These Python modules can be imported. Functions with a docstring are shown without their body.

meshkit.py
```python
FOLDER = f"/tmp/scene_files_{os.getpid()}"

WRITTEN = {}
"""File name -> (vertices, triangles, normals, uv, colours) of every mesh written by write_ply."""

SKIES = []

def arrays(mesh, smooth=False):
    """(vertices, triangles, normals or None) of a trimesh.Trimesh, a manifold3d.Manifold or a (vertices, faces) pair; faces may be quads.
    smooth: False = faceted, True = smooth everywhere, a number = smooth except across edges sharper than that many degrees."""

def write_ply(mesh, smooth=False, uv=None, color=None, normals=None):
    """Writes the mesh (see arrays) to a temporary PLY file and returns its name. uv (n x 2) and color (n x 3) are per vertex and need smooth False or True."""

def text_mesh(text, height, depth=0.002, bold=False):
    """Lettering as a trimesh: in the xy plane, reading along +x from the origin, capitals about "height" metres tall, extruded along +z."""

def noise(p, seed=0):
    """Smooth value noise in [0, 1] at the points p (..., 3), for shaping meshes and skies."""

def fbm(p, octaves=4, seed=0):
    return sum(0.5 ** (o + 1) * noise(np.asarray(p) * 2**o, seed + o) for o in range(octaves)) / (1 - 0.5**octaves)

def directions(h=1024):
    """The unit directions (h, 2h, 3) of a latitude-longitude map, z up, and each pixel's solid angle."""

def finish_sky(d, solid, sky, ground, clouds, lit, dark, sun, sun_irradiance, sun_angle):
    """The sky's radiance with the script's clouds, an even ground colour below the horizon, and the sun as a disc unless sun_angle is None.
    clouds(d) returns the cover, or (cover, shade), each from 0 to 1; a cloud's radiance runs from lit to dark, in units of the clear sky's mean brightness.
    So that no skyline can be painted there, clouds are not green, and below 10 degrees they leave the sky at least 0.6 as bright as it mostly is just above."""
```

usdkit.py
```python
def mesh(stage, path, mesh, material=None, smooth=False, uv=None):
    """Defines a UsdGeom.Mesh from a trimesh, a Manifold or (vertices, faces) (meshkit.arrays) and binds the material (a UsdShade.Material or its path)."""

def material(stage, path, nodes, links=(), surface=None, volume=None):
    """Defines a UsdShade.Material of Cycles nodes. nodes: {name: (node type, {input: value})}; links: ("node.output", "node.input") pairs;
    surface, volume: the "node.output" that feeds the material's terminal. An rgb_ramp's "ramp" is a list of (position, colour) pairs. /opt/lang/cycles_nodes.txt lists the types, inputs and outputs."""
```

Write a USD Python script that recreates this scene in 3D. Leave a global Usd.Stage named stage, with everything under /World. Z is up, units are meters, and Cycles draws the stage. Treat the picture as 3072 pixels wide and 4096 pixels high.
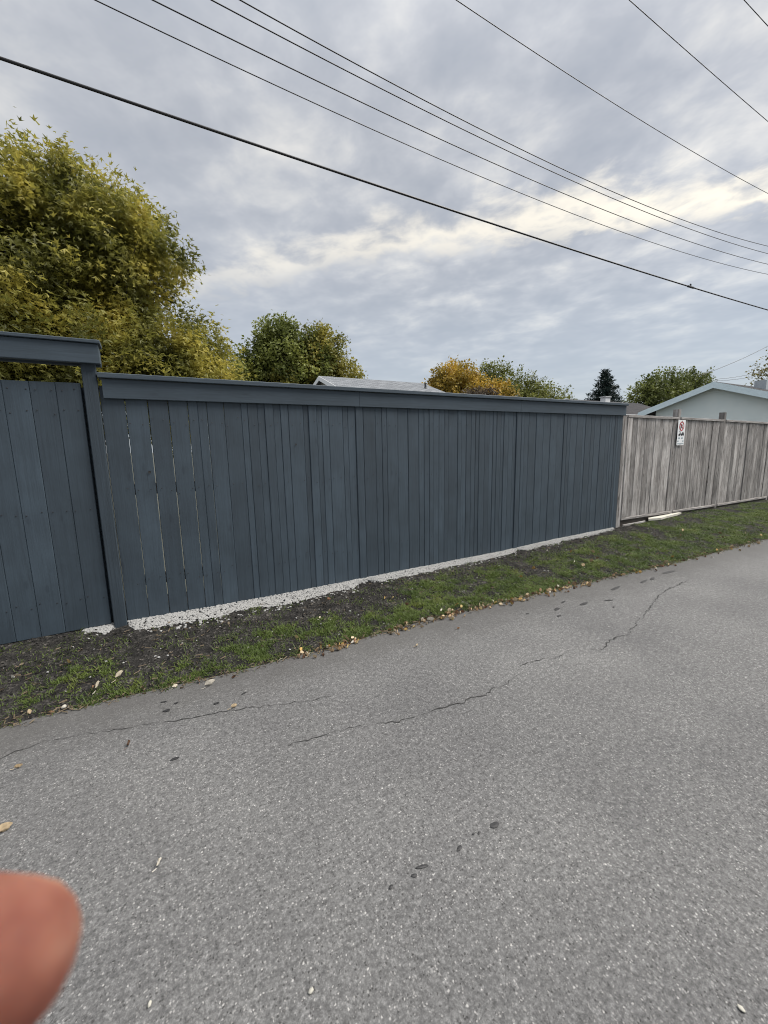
import math, numpy as np, trimesh, manifold3d, usdkit, meshkit
from shapely.geometry import Polygon
from pxr import Usd, UsdGeom, UsdLux, UsdShade, Gf

# ------------------------------------------------------------------ stage, camera, sky, sun
stage = Usd.Stage.CreateInMemory()
UsdGeom.SetStageUpAxis(stage, UsdGeom.Tokens.z)
UsdGeom.SetStageMetersPerUnit(stage, 1.0)
UsdGeom.Xform.Define(stage, '/World')
UsdGeom.Scope.Define(stage, '/World/Looks')

# rows: world axes in camera coordinates (right, down, forward)
W = np.array([[0.86658832, -0.09540583, 0.48981876],
              [-0.49863963, -0.12704636, 0.85744839],
              [-0.01957588, -0.9872978, -0.15767002]])
CAM = np.array([0.0, 0.0, 1.47])
EXPOSURE = 2.1
cam = UsdGeom.Camera.Define(stage, '/World/camera')
cam.CreateHorizontalApertureAttr(4.0)
cam.CreateFocalLengthAttr(2.146)
cam.CreateFStopAttr(1.8)
cam.CreateFocusDistanceAttr(4.5)
cam.CreateClippingRangeAttr((0.004, 2000.0))
cam.CreateExposureAttr(EXPOSURE)
R_, U_, B_ = W @ [1, 0, 0], W @ [0, -1, 0], W @ [0, 0, -1]
cam.AddTransformOp().Set(Gf.Matrix4d(*R_, 0, *U_, 0, *B_, 0, *CAM, 1))

SUN_DIR = np.array([0.50, -0.22, 0.84]); SUN_DIR /= np.linalg.norm(SUN_DIR)
SUN_EL, SUN_ROT = math.asin(SUN_DIR[2]), math.atan2(SUN_DIR[0], SUN_DIR[1])


def mat(name, nodes, links=(), surface='p.BSDF'):
    return usdkit.material(stage, '/World/Looks/' + name, nodes, links, surface=surface)


def mth(kind, a=None, b=None, c=None, clamp=False):
    d = {'math_type': kind, 'use_clamp': clamp}
    for k, x in (('value1', a), ('value2', b), ('value3', c)):
        if x is not None:
            d[k] = x
    return ('math', d)


def rng_node(a, b, c, d, kind='smoothstep'):
    return ('map_range', {'range_type': kind, 'from_min': a, 'from_max': b, 'to_min': c, 'to_max': d, 'clamp': True})


sky = UsdLux.DomeLight.Define(stage, '/World/sky')
K = 2.35   # cloud radiance scale before the dome's strength and the exposure
sky_mat = mat('sky_clouds', {
    'tc': ('texture_coordinate', {}), 'xyz': ('separate_xyz', {}),
    'zc': mth('maximum', None, 0.0), 'den': mth('add', None, 0.10),
    'u': mth('divide'), 'v': mth('divide'), 'uv': ('combine_xyz', {}),
    'upv': mth('add'), 'umv': mth('subtract'),
    # streaky cloud texture
    'mp': ('mapping', {'rotation': (0, 0, 0.75), 'scale': (1.0, 0.92, 1.0)}),
    'n1': ('noise_texture', {'scale': 2.1, 'detail': 6.0, 'roughness': 0.5, 'distortion': 0.15}),
    'n2': ('noise_texture', {'scale': 5.5, 'detail': 7.0, 'roughness': 0.56, 'distortion': 0.2}),
    'n3': ('noise_texture', {'scale': 1.7, 'detail': 4.0, 'roughness': 0.5}),
    'mixn': ('mix_float', {'fac': 0.40}),
    'base': ('rgb_ramp', {'ramp': [(0.0, (0.33, 0.347, 0.38)), (0.37, (0.395, 0.412, 0.44)), (0.46, (0.465, 0.475, 0.495)),
                                   (0.52, (0.55, 0.555, 0.565)), (0.58, (0.69, 0.68, 0.655)), (0.67, (0.92, 0.88, 0.80)), (1.0, (1, 0.95, 0.84))]}),
    # contrast is weaker to the left, where the cloud is a flat blue veil
    'left': rng_node(-2.4, -0.2, 0.0, 1.0),
    'veil': ('mix_color', {'blend_type': 'mix', 'b': (0.455, 0.478, 0.522)}),
    'leftf': mth('multiply_add', None, -0.52, 0.55),
    # bright rift in the clouds
    'nd': mth('multiply_add', None, 0.35, -0.175),
    'nd2': mth('multiply_add', None, 0.8, -0.40),
    'wob': mth('add'), 'bs': mth('add'),
    'rise': rng_node(2.20, 2.54, 0.0, 1.0), 'fall': rng_node(2.50, 2.72, 1.0, 0.0),
    'along': rng_node(-2.0, 0.9, 0.25, 1.05, 'linear'),
    'b1': mth('multiply'), 'b2': mth('multiply'), 'bn': rng_node(0.28, 0.55, 0.55, 1.0), 'b3': mth('multiply', clamp=True),
    'rift': ('mix_color', {'blend_type': 'mix', 'b': (1.12, 1.02, 0.82)}),
    # the horizon is a flat pale blue grey
    'hz': rng_node(0.10, 0.40, 0.80, 0.0),
    'low': ('mix_color', {'blend_type': 'mix', 'b': (0.45, 0.49, 0.54)}),
    # an overcast sky is brighter overhead than at the horizon
    'zen': rng_node(0.52, 1.0, 1.0, 1.9),
    'gain': mth('multiply', None, K),
    'scl': ('vector_math', {'math_type': 'scale'}),
    'st': ('sky_texture', {'sky_type': 'single_scattering', 'sun_disc': False, 'sun_elevation': SUN_EL, 'sun_rotation': SUN_ROT}),
    'cov': ('mix_color', {'blend_type': 'mix', 'fac': 0.94}),
    'bg': ('background_shader', {'strength': 0.1}),
}, [('tc.generated', 'xyz.vector'), ('xyz.z', 'zc.value1'), ('zc.value', 'den.value1'), ('xyz.x', 'u.value1'), ('den.value', 'u.value2'),
    ('xyz.y', 'v.value1'), ('den.value', 'v.value2'), ('u.value', 'uv.x'), ('v.value', 'uv.y'),
    ('u.value', 'upv.value1'), ('v.value', 'upv.value2'), ('u.value', 'umv.value1'), ('v.value', 'umv.value2'),
    ('uv.vector', 'mp.vector'), ('mp.vector', 'n1.vector'), ('mp.vector', 'n2.vector'), ('uv.vector', 'n3.vector'),
    ('n1.fac', 'mixn.a'), ('n2.fac', 'mixn.b'), ('mixn.result', 'base.fac'),
    ('umv.value', 'left.value'), ('left.result', 'leftf.value1'), ('leftf.value', 'veil.fac'), ('base.color', 'veil.a'),
    ('n3.fac', 'nd.value1'), ('n2.fac', 'nd2.value1'), ('nd.value', 'wob.value1'), ('nd2.value', 'wob.value2'), ('upv.value', 'bs.value1'), ('wob.value', 'bs.value2'),
    ('bs.value', 'rise.value'), ('bs.value', 'fall.value'), ('umv.value', 'along.value'),
    ('rise.result', 'b1.value1'), ('fall.result', 'b1.value2'), ('b1.value', 'b2.value1'), ('along.result', 'b2.value2'),
    ('n2.fac', 'bn.value'), ('b2.value', 'b3.value1'), ('bn.result', 'b3.value2'),
    ('veil.result', 'low.a'), ('xyz.z', 'hz.value'), ('hz.result', 'low.fac'), ('low.result', 'rift.a'), ('b3.value', 'rift.fac'),
    ('xyz.z', 'zen.value'), ('zen.result', 'gain.value1'),
    ('rift.result', 'scl.vector1'), ('gain.value', 'scl.scale'),
    ('st.color', 'cov.a'), ('scl.vector', 'cov.b'), ('cov.result', 'bg.color')], surface='bg.background')
UsdShade.MaterialBindingAPI.Apply(sky.GetPrim()).Bind(sky_mat)
sky.GetPrim().SetCustomDataByKey('kind', 'structure')

sun = UsdLux.DistantLight.Define(stage, '/World/sun')
sun.CreateIntensityAttr(0.38); sun.CreateAngleAttr(38.0); sun.CreateNormalizeAttr(True); sun.CreateColorAttr(Gf.Vec3f(1.0, 0.955, 0.89))
zz = SUN_DIR; xx = np.cross([0, 0, 1], zz); xx /= np.linalg.norm(xx); yy = np.cross(zz, xx)
sun.AddTransformOp().Set(Gf.Matrix4d(*xx, 0, *yy, 0, *zz, 0, 0, 0, 30, 1))

# ------------------------------------------------------------------ helpers
used = {}


def numbered(parent, name):
    k = (parent, name)
    n = used.get(k, 0); used[k] = n + 1
    return f'{parent}/{name}' if n == 0 else f'{parent}/{name}_{n:03d}'


def tag(p, label=None, cat=None, group=None, kind=None):
    for k, v in (('label', label), ('category', cat), ('group', group), ('kind', kind)):
        if v:
            p.SetCustomDataByKey(k, v)
    return p


def thing(name, label=None, cat=None, group=None, kind=None, loc=None):
    x = UsdGeom.Xform.Define(stage, numbered('/World', name))
    if loc is not None:
        x.AddTranslateOp().Set(Gf.Vec3d(*map(float, loc)))
    return tag(x.GetPrim(), label, cat, group, kind)


def part(name, mesh, material, parent=None, smooth=False, label=None, kind=None):
    base = '/World' if parent is None else str(parent.GetPath())
    m = usdkit.mesh(stage, numbered(base, name), mesh, material, smooth=smooth)
    return tag(m.GetPrim(), label, None, None, kind)


def cat_(ms):
    """Joins (vertices, triangles) pairs."""
    vs, fs, n = [], [], 0
    for m in ms:
        v, f = (np.asarray(m.vertices), np.asarray(m.faces)) if hasattr(m, 'vertices') else m
        vs.append(v); fs.append(f + n); n += len(v)
    return np.vstack(vs), np.vstack(fs)


def prism(poly, h, axis='z'):
    """Convex polygon (n,2) extruded by h along z."""
    p = np.asarray(poly, float); n = len(p)
    v = np.vstack([np.c_[p, np.zeros(n)], np.c_[p, np.full(n, h)]])
    f = []
    for i in range(1, n - 1):
        f += [[0, i + 1, i], [n, n + i, n + i + 1]]
    for i in range(n):
        j = (i + 1) % n
        f += [[i, j, n + j], [i, n + j, n + i]]
    return v, np.array(f)


def cham(x0, x1, y0, y1, b):
    return [(x0 + b, y0), (x1 - b, y0), (x1, y0 + b), (x1, y1 - b), (x1 - b, y1), (x0 + b, y1), (x0, y1 - b), (x0, y0 + b)]


def bar(p0, p1, b=0.003, along='z'):
    """A box with the four long edges chamfered, long direction 'along'."""
    a, c = np.minimum(p0, p1).astype(float), np.maximum(p0, p1).astype(float)
    i = 'xyz'.index(along); j, k = (i + 1) % 3, (i + 2) % 3
    b = min(b, 0.3 * (c[j] - a[j]), 0.3 * (c[k] - a[k]))
    v, f = prism(cham(a[j], c[j], a[k], c[k], b), c[i] - a[i])
    o = np.empty_like(v); o[:, j], o[:, k], o[:, i] = v[:, 0], v[:, 1], v[:, 2] + a[i]
    return o, f


def lean(m, pivot, dx=0.0, dy=0.0):
    v, f = m
    v = v.copy(); h = v[:, 2] - pivot
    v[:, 0] += dx * h; v[:, 1] += dy * h
    return v, f


def tube(pts, rad, n=8):
    pts = np.asarray(pts, float); rad = np.broadcast_to(np.asarray(rad, float), len(pts))
    t = np.gradient(pts, axis=0); t /= np.linalg.norm(t, axis=1, keepdims=True)
    ref = np.array([0, 0, 1.0]) if abs(t[:, 2]).mean() < 0.8 else np.array([1.0, 0, 0])
    a = np.cross(t, ref); a /= np.linalg.norm(a, axis=1, keepdims=True); b = np.cross(a, t)
    ang = np.arange(n) * 2 * math.pi / n
    v = (pts[:, None] + rad[:, None, None] * (np.cos(ang)[None, :, None] * a[:, None] - np.sin(ang)[None, :, None] * b[:, None])).reshape(-1, 3)
    f = []
    for i in range(len(pts) - 1):
        for k in range(n):
            q = (k + 1) % n
            f += [[i * n + k, i * n + q, (i + 1) * n + q], [i * n + k, (i + 1) * n + q, (i + 1) * n + k]]
    c0, c1 = len(v), len(v) + 1
    v = np.vstack([v, pts[0], pts[-1]]); e = (len(pts) - 1) * n
    for k in range(n):
        q = (k + 1) % n
        f += [[c0, q, k], [c1, e + k, e + q]]
    return v, np.array(f)


def poly_slab(poly, z0, z1):
    """Any simple polygon as a thin slab."""
    m = trimesh.creation.extrude_polygon(Polygon(poly), z1 - z0, engine='earcut')
    m.apply_translation((0, 0, z0))
    return m


# ------------------------------------------------------------------ materials
def lin(*c):
    return tuple(((x / 255 + 0.055) / 1.055) ** 2.4 if x > 10 else x / 255 / 12.92 for x in c)


asphalt = mat('asphalt', {
    'g': ('geometry', {}), 'xyz': ('separate_xyz', {}),
    'warp': ('noise_texture', {'scale': 90.0, 'detail': 2.0}), 'wa': ('vector_math', {'math_type': 'multiply_add', 'vector2': (0.008, 0.008, 0.0)}),
    # fine matrix
    'nf': ('noise_texture', {'scale': 95.0, 'detail': 4.0, 'roughness': 0.8}),
    'rf': ('rgb_ramp', {'ramp': [(0.28, (0.034, 0.034, 0.034)), (0.42, (0.088, 0.088, 0.0875)), (0.54, (0.120, 0.120, 0.1195)), (0.70, (0.205, 0.204, 0.202))]}),
    # exposed stones of two sizes, rounded
    'v1': ('voronoi_texture', {'scale': 84.0, 'randomness': 1.0}), 's1': ('separate_color', {}), 'p1': rng_node(0.66, 0.92, 0.0, 1.0), 'd1': rng_node(0.16, 0.42, 1.0, 0.0), 'k1': mth('multiply'),
    'c1': ('rgb_ramp', {'ramp': [(0, (0.16, 0.159, 0.156)), (0.8, (0.24, 0.238, 0.232)), (1, (0.37, 0.362, 0.348))]}), 'm1': ('mix_color', {'blend_type': 'mix'}),
    'v2': ('voronoi_texture', {'scale': 130.0}), 's2': ('separate_color', {}), 'p2': rng_node(0.50, 0.75, 0.0, 0.9), 'd2': rng_node(0.22, 0.50, 1.0, 0.0), 'k2': mth('multiply'),
    'c2': ('rgb_ramp', {'ramp': [(0, (0.035, 0.035, 0.034)), (0.30, (0.055, 0.054, 0.053)), (0.5, (0.15, 0.148, 0.144)), (1, (0.33, 0.325, 0.315))]}), 'm0': ('mix_color', {'blend_type': 'mix'}),
    'n': ('noise_texture', {'scale': 0.9, 'detail': 6.0, 'roughness': 0.62}), 'rn': ('rgb_ramp', {'ramp': [(0.3, (0.78, 0.78, 0.79)), (0.7, (1.16, 1.16, 1.15))]}),
    'ng': ('noise_texture', {'scale': 38.0, 'detail': 3.0, 'roughness': 0.75}), 'rg': ('rgb_ramp', {'ramp': [(0.32, (0.66, 0.66, 0.67)), (0.5, (0.93, 0.93, 0.94)), (0.68, (1.25, 1.25, 1.26))]}), 'mg': ('vector_math', {'math_type': 'multiply'}),
    'm2': ('vector_math', {'math_type': 'multiply'}),
    # dust and soil washed onto the verge side
    'e': mth('multiply_add', None, 0.063, None), 'nn': ('noise_texture', {'scale': 5.0, 'detail': 6.0, 'roughness': 0.65}), 'ed': mth('multiply_add', None, 0.55, None),
    'er': rng_node(2.50, 3.06, 0.0, 0.68), 'm3': ('mix_color', {'blend_type': 'mix', 'b': (0.062, 0.060, 0.058)}),
    'h0': mth('add'), 'h': mth('multiply_add', None, 0.7, None), 'bp': ('bump', {'strength': 0.6, 'distance': 0.003}),
    'p': ('principled_bsdf', {'roughness': 0.85, 'specular_ior_level': 0.3})},
    [('g.position', 'xyz.vector'), ('g.position', 'warp.vector'), ('warp.color', 'wa.vector1'), ('g.position', 'wa.vector3'),
     ('g.position', 'nf.vector'), ('nf.fac', 'rf.fac'),
     ('wa.vector', 'v1.vector'), ('wa.vector', 'v2.vector'), ('v1.color', 's1.color'), ('s1.r', 'p1.value'), ('v1.distance', 'd1.value'), ('p1.result', 'k1.value1'), ('d1.result', 'k1.value2'), ('s1.g', 'c1.fac'),
     ('v2.color', 's2.color'), ('s2.r', 'p2.value'), ('v2.distance', 'd2.value'), ('p2.result', 'k2.value1'), ('d2.result', 'k2.value2'), ('s2.g', 'c2.fac'),
     ('rf.color', 'm0.a'), ('c2.color', 'm0.b'), ('k2.value', 'm0.fac'), ('m0.result', 'm1.a'), ('c1.color', 'm1.b'), ('k1.value', 'm1.fac'),
     ('g.position', 'n.vector'), ('n.fac', 'rn.fac'), ('g.position', 'ng.vector'), ('ng.fac', 'rg.fac'), ('m1.result', 'mg.vector1'), ('rg.color', 'mg.vector2'), ('mg.vector', 'm2.vector1'), ('rn.color', 'm2.vector2'),
     ('xyz.x', 'e.value1'), ('xyz.y', 'e.value3'), ('g.position', 'nn.vector'), ('nn.fac', 'ed.value1'), ('e.value', 'ed.value3'), ('ed.value', 'er.value'),
     ('m2.vector', 'm3.a'), ('er.result', 'm3.fac'), ('m3.result', 'p.base_color'),
     ('k1.value', 'h0.value1'), ('k2.value', 'h0.value2'), ('h0.value', 'h.value1'), ('nf.fac', 'h.value3'), ('h.value', 'bp.height'), ('bp.normal', 'p.normal')])

soil = mat('soil', {
    'g': ('geometry', {}), 'n': ('noise_texture', {'scale': 9.0, 'detail': 8.0, 'roughness': 0.7}),
    'r': ('rgb_ramp', {'ramp': [(0.28, (0.009, 0.0088, 0.0085)), (0.5, (0.023, 0.022, 0.021)), (0.72, (0.058, 0.055, 0.051))]}),
    'v': ('voronoi_texture', {'scale': 75.0}), 's': ('separate_color', {}), 'rv': ('rgb_ramp', {'ramp': [(0, (0.5, 0.5, 0.5)), (0.85, (1.1, 1.1, 1.1)), (0.95, (1.9, 1.85, 1.8)), (1, (3.2, 3.1, 3.0))]}),
    'm': ('mix_color', {'blend_type': 'multiply', 'fac': 1.0}), 'h': mth('add'), 'bp': ('bump', {'strength': 0.9, 'distance': 0.012}),
    'p': ('principled_bsdf', {'roughness': 0.95, 'specular_ior_level': 0.15})},
    [('g.position', 'n.vector'), ('g.position', 'v.vector'), ('n.fac', 'r.fac'), ('v.color', 's.color'), ('s.r', 'rv.fac'), ('r.color', 'm.a'), ('rv.color', 'm.b'), ('m.result', 'p.base_color'),
     ('n.fac', 'h.value1'), ('v.distance', 'h.value2'), ('h.value', 'bp.height'), ('bp.normal', 'p.normal')])

lawn = mat('lawn', {'g': ('geometry', {}), 'n': ('noise_texture', {'scale': 3.0, 'detail': 8.0, 'roughness': 0.7}),
                    'r': ('rgb_ramp', {'ramp': [(0.3, (0.035, 0.038, 0.026)), (0.7, (0.095, 0.095, 0.075))]}), 'p': ('principled_bsdf', {'roughness': 0.95})},
           [('g.position', 'n.vector'), ('n.fac', 'r.fac'), ('r.color', 'p.base_color')])


def wood(name, ramp, long_axis='z', rough=0.62, streak=1.0, bump=0.35, blotch=((0.3, 0.9), (0.7, 1.1)), vary=(0.92, 1.08), spec=0.4, knots=0.0, knot_col=(0.3, 0.3, 0.3)):
    i = 'xyz'.index(long_axis)
    sc = [70.0 * streak] * 3; sc[i] = 2.2 * max(streak, .6)
    sf = [230.0] * 3; sf[i] = 9.0
    kn = [9.0] * 3; kn[i] = 3.2
    return mat(name, {
        'g': ('geometry', {}), 'oi': ('object_info', {}), 'off': ('combine_xyz', {}), 'k': mth('multiply', None, 57.3), 'ad': ('vector_math', {'math_type': 'add'}),
        'm1': ('mapping', {'scale': tuple(sc)}), 'm2': ('mapping', {'scale': tuple(sf)}),
        'n1': ('noise_texture', {'scale': 1.0, 'detail': 4.0, 'roughness': 0.6, 'distortion': 0.8}), 'n2': ('noise_texture', {'scale': 1.0, 'detail': 3.0, 'roughness': 0.6}),
        'mx': ('mix_float', {'fac': 0.35}), 'r': ('rgb_ramp', {'ramp': ramp}),
        'b': ('noise_texture', {'scale': 2.3, 'detail': 4.0, 'roughness': 0.6}),
        'rb': ('rgb_ramp', {'ramp': [(blotch[0][0], (blotch[0][1],) * 3), (blotch[1][0], (blotch[1][1],) * 3)]}), 'mb': ('mix_color', {'blend_type': 'multiply', 'fac': 1.0}),
        'rv': ('map_range', {'to_min': vary[0], 'to_max': vary[1]}), 'mv': ('vector_math', {'math_type': 'scale'}),
        'mk': ('mapping', {'scale': tuple(kn)}), 'vk': ('voronoi_texture', {'scale': 1.0}), 'rk': rng_node(0.05, 0.16, knots, 0.0), 'kc': ('mix_color', {'blend_type': 'multiply', 'b': knot_col}),
        'bp': ('bump', {'strength': bump, 'distance': 0.003}), 'p': ('principled_bsdf', {'roughness': rough, 'specular_ior_level': spec})},
        [('oi.random', 'k.value1'), ('k.value', 'off.x'), ('k.value', 'off.y'), ('k.value', 'off.z'), ('g.position', 'ad.vector1'), ('off.vector', 'ad.vector2'),
         ('ad.vector', 'm1.vector'), ('ad.vector', 'm2.vector'), ('m1.vector', 'n1.vector'), ('m2.vector', 'n2.vector'), ('n1.fac', 'mx.a'), ('n2.fac', 'mx.b'), ('mx.result', 'r.fac'),
         ('ad.vector', 'b.vector'), ('b.fac', 'rb.fac'), ('r.color', 'mb.a'), ('rb.color', 'mb.b'), ('oi.random', 'rv.value'), ('mb.result', 'mv.vector1'), ('rv.result', 'mv.scale'),
         ('ad.vector', 'mk.vector'), ('mk.vector', 'vk.vector'), ('vk.distance', 'rk.value'), ('mv.vector', 'kc.a'), ('rk.result', 'kc.fac'), ('kc.result', 'p.base_color'),
         ('mx.result', 'bp.height'), ('bp.normal', 'p.normal')])


PAINT = np.array([0.0375, 0.0535, 0.0695])
pr = [(0.25, tuple(PAINT * 0.70)), (0.5, tuple(PAINT)), (0.75, tuple(PAINT * 1.22))]
paint_v = wood('painted_boards', pr, 'z', blotch=((0.32, 0.82), (0.68, 1.16)), vary=(0.85, 1.14), knots=0.45, knot_col=(0.55, 0.55, 0.58))
paint_h = wood('painted_rails', pr, 'x', blotch=((0.32, 0.9), (0.68, 1.1)), vary=(0.96, 1.06), knots=0.4, knot_col=(0.6, 0.6, 0.62))
pd = [(0.25, tuple(PAINT * 0.50)), (0.5, tuple(PAINT * 0.72)), (0.75, tuple(PAINT * 0.98))]
paint_post = wood('painted_rough_post', pd, 'z', bump=0.8, rough=0.75)
gr = [(0.26, (0.045, 0.037, 0.033)), (0.38, (0.120, 0.105, 0.097)), (0.47, (0.235, 0.220, 0.210)), (0.58, (0.36, 0.345, 0.333)), (0.74, (0.50, 0.49, 0.475))]
grey_v = wood('weathered_boards', gr, 'z', rough=0.85, streak=.75, bump=0.6, blotch=((0.34, 0.62), (0.64, 1.15)), vary=(0.68, 1.24), spec=0.2, knots=0.85, knot_col=(0.25, 0.22, 0.2))
grey_h = wood('weathered_rails', gr, 'x', rough=0.85, bump=0.6, blotch=((0.3, 0.8), (0.7, 1.15)), spec=0.2)
dark_h = wood('dark_kick_board', [(0.3, (0.035, 0.03, 0.026)), (0.7, (0.13, 0.115, 0.10))], 'x', rough=0.9, spec=0.2)
back_wood = wood('unpainted_rails', [(0.3, (0.12, 0.10, 0.08)), (0.7, (0.28, 0.24, 0.19))], 'x', rough=0.9)


def plain(name, color, rough=0.7, spec=0.4, var=0.12, scale=8.0, metallic=0.0):
    c = np.array(color)
    return mat(name, {'g': ('geometry', {}), 'n': ('noise_texture', {'scale': scale, 'detail': 6.0, 'roughness': 0.65}),
                      'r': ('rgb_ramp', {'ramp': [(0.3, tuple(c * (1 - var))), (0.7, tuple(np.minimum(c * (1 + var), 0.95)))]}),
                      'bp': ('bump', {'strength': 0.15, 'distance': 0.003}),
                      'p': ('principled_bsdf', {'roughness': rough, 'specular_ior_level': spec, 'metallic': metallic})},
               [('g.position', 'n.vector'), ('n.fac', 'r.fac'), ('r.color', 'p.base_color'), ('n.fac', 'bp.height'), ('bp.normal', 'p.normal')])


def leafy(name, ramp, clump=((0.35, 0.72), (0.65, 1.2)), clump_scale=1.3, trans=0.35, hue_ramp=None):
    """ramp over each leaf's own random number; the crown's large scale tone over a noise."""
    nodes = {'g': ('geometry', {}), 'n': ('noise_texture', {'scale': clump_scale, 'detail': 3.0}), 'a': mth('multiply_add', None, 0.55, None), 'b': mth('multiply_add', None, 0.9, -0.20),
             'r': ('rgb_ramp', {'ramp': ramp}), 'rc': ('rgb_ramp', {'ramp': [(clump[0][0], (clump[0][1],) * 3), (clump[1][0], (clump[1][1],) * 3)]}),
             'm': ('mix_color', {'blend_type': 'multiply', 'fac': 1.0}),
             'p': ('principled_bsdf', {'roughness': 0.55, 'specular_ior_level': 0.3}), 't': ('translucent_bsdf', {}), 'x': ('mix_closure', {'fac': trans})}
    links = [('g.position', 'n.vector'), ('n.fac', 'b.value1'), ('g.random_per_island', 'a.value1'), ('b.value', 'a.value3'), ('a.value', 'r.fac'), ('n.fac', 'rc.fac'), ('r.color', 'm.a'), ('rc.color', 'm.b'),
             ('m.result', 'p.base_color'), ('m.result', 't.color'), ('p.BSDF', 'x.closure1'), ('t.BSDF', 'x.closure2')]
    return mat(name, nodes, links, surface='x.closure')


bark = plain('bark', (0.055, 0.048, 0.042), 0.95, 0.1, 0.4, 30.0)

# ------------------------------------------------------------------ ground, road, verge
EX = [-14, -6, -2, -.82, -.4, .23, 1, 1.97, 2.84, 3.78, 5.34, 7.86, 14, 30]
EY = [3.1, 2.98, 2.86, 2.80, 2.79, 2.71, 2.68, 2.69, 2.63, 2.57, 2.44, 2.34, 2.05, 1.5]
edge = lambda x: np.interp(x, EX, EY)
BX = [-6, -3, -1, -.26, .5, 1, 4, 5, 6.3, 7, 8.5, 10, 13, 30]
BZ = [.11, .11, .095, .062, .048, .038, .038, .058, .075, .09, .115, .10, .05, .03]
base_z = lambda x: np.interp(x, BX, BZ)
FY = 3.845   # front face of the fence boards


def verge_z(x, y):
    e = edge(x)
    t = np.clip((y - e + 0.10) / (3.62 - e + 0.10), 0, 1.15)
    p = np.stack([x, y, 0 * x], -1)
    z = -0.022 + (base_z(x) + 0.022) * np.minimum(t, 1) ** 0.8
    z = z + (meshkit.fbm(p * 5.0, 3, 3) - 0.5) * 0.035 * np.clip(t * 3, 0.25, 1) + (meshkit.fbm(p * 22.0, 3, 9) - 0.5) * 0.022
    z += np.where(y < e + 0.06, (meshkit.noise(p * 7.0, 21) - 0.5) * 0.02, 0)
    return z


g = trimesh.creation.box((600, 600, 0.2)); g.apply_translation((100, 100, -0.20))
tag(part('ground', g, lawn), kind='structure')

xs = np.linspace(-14, 30, 90)
poly = np.vstack([np.c_[xs, edge(xs) + 0.02], [[60, 0.4], [60, -4.2], [-14, -4.2]]])
road = thing('road', kind='structure')
part('asphalt_surface', poly_slab(poly, -0.06, 0.0), asphalt, road)

gx, gy = np.meshgrid(np.concatenate([np.linspace(-14, -2.2, 60, endpoint=False), np.arange(-2.2, 14, 0.035), np.linspace(14, 30, 40)]), np.linspace(-0.14, 1, 62), indexing='ij')
vy = edge(gx) + np.where(gy < 0, gy, gy * (4.5 - edge(gx)))
vz = verge_z(gx, vy)
n0, n1 = gx.shape
idx = np.arange(n0 * n1).reshape(n0, n1)
q = np.stack([idx[:-1, :-1], idx[1:, :-1], idx[1:, 1:], idx[:-1, 1:]], -1).reshape(-1, 4)
tag(part('verge', (np.stack([gx, vy, vz], -1).reshape(-1, 3), q), soil, smooth=True), kind='structure')

# cracks and tar spots in the road
crack_mat = plain('crack_shadow', (0.040, 0.040, 0.040), 0.95, 0.1, 0.3, 60)
tar = plain('tar_spot', (0.018, 0.018, 0.019), 0.55, 0.5, 0.4, 90)
rs = np.random.default_rng(5)


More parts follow.
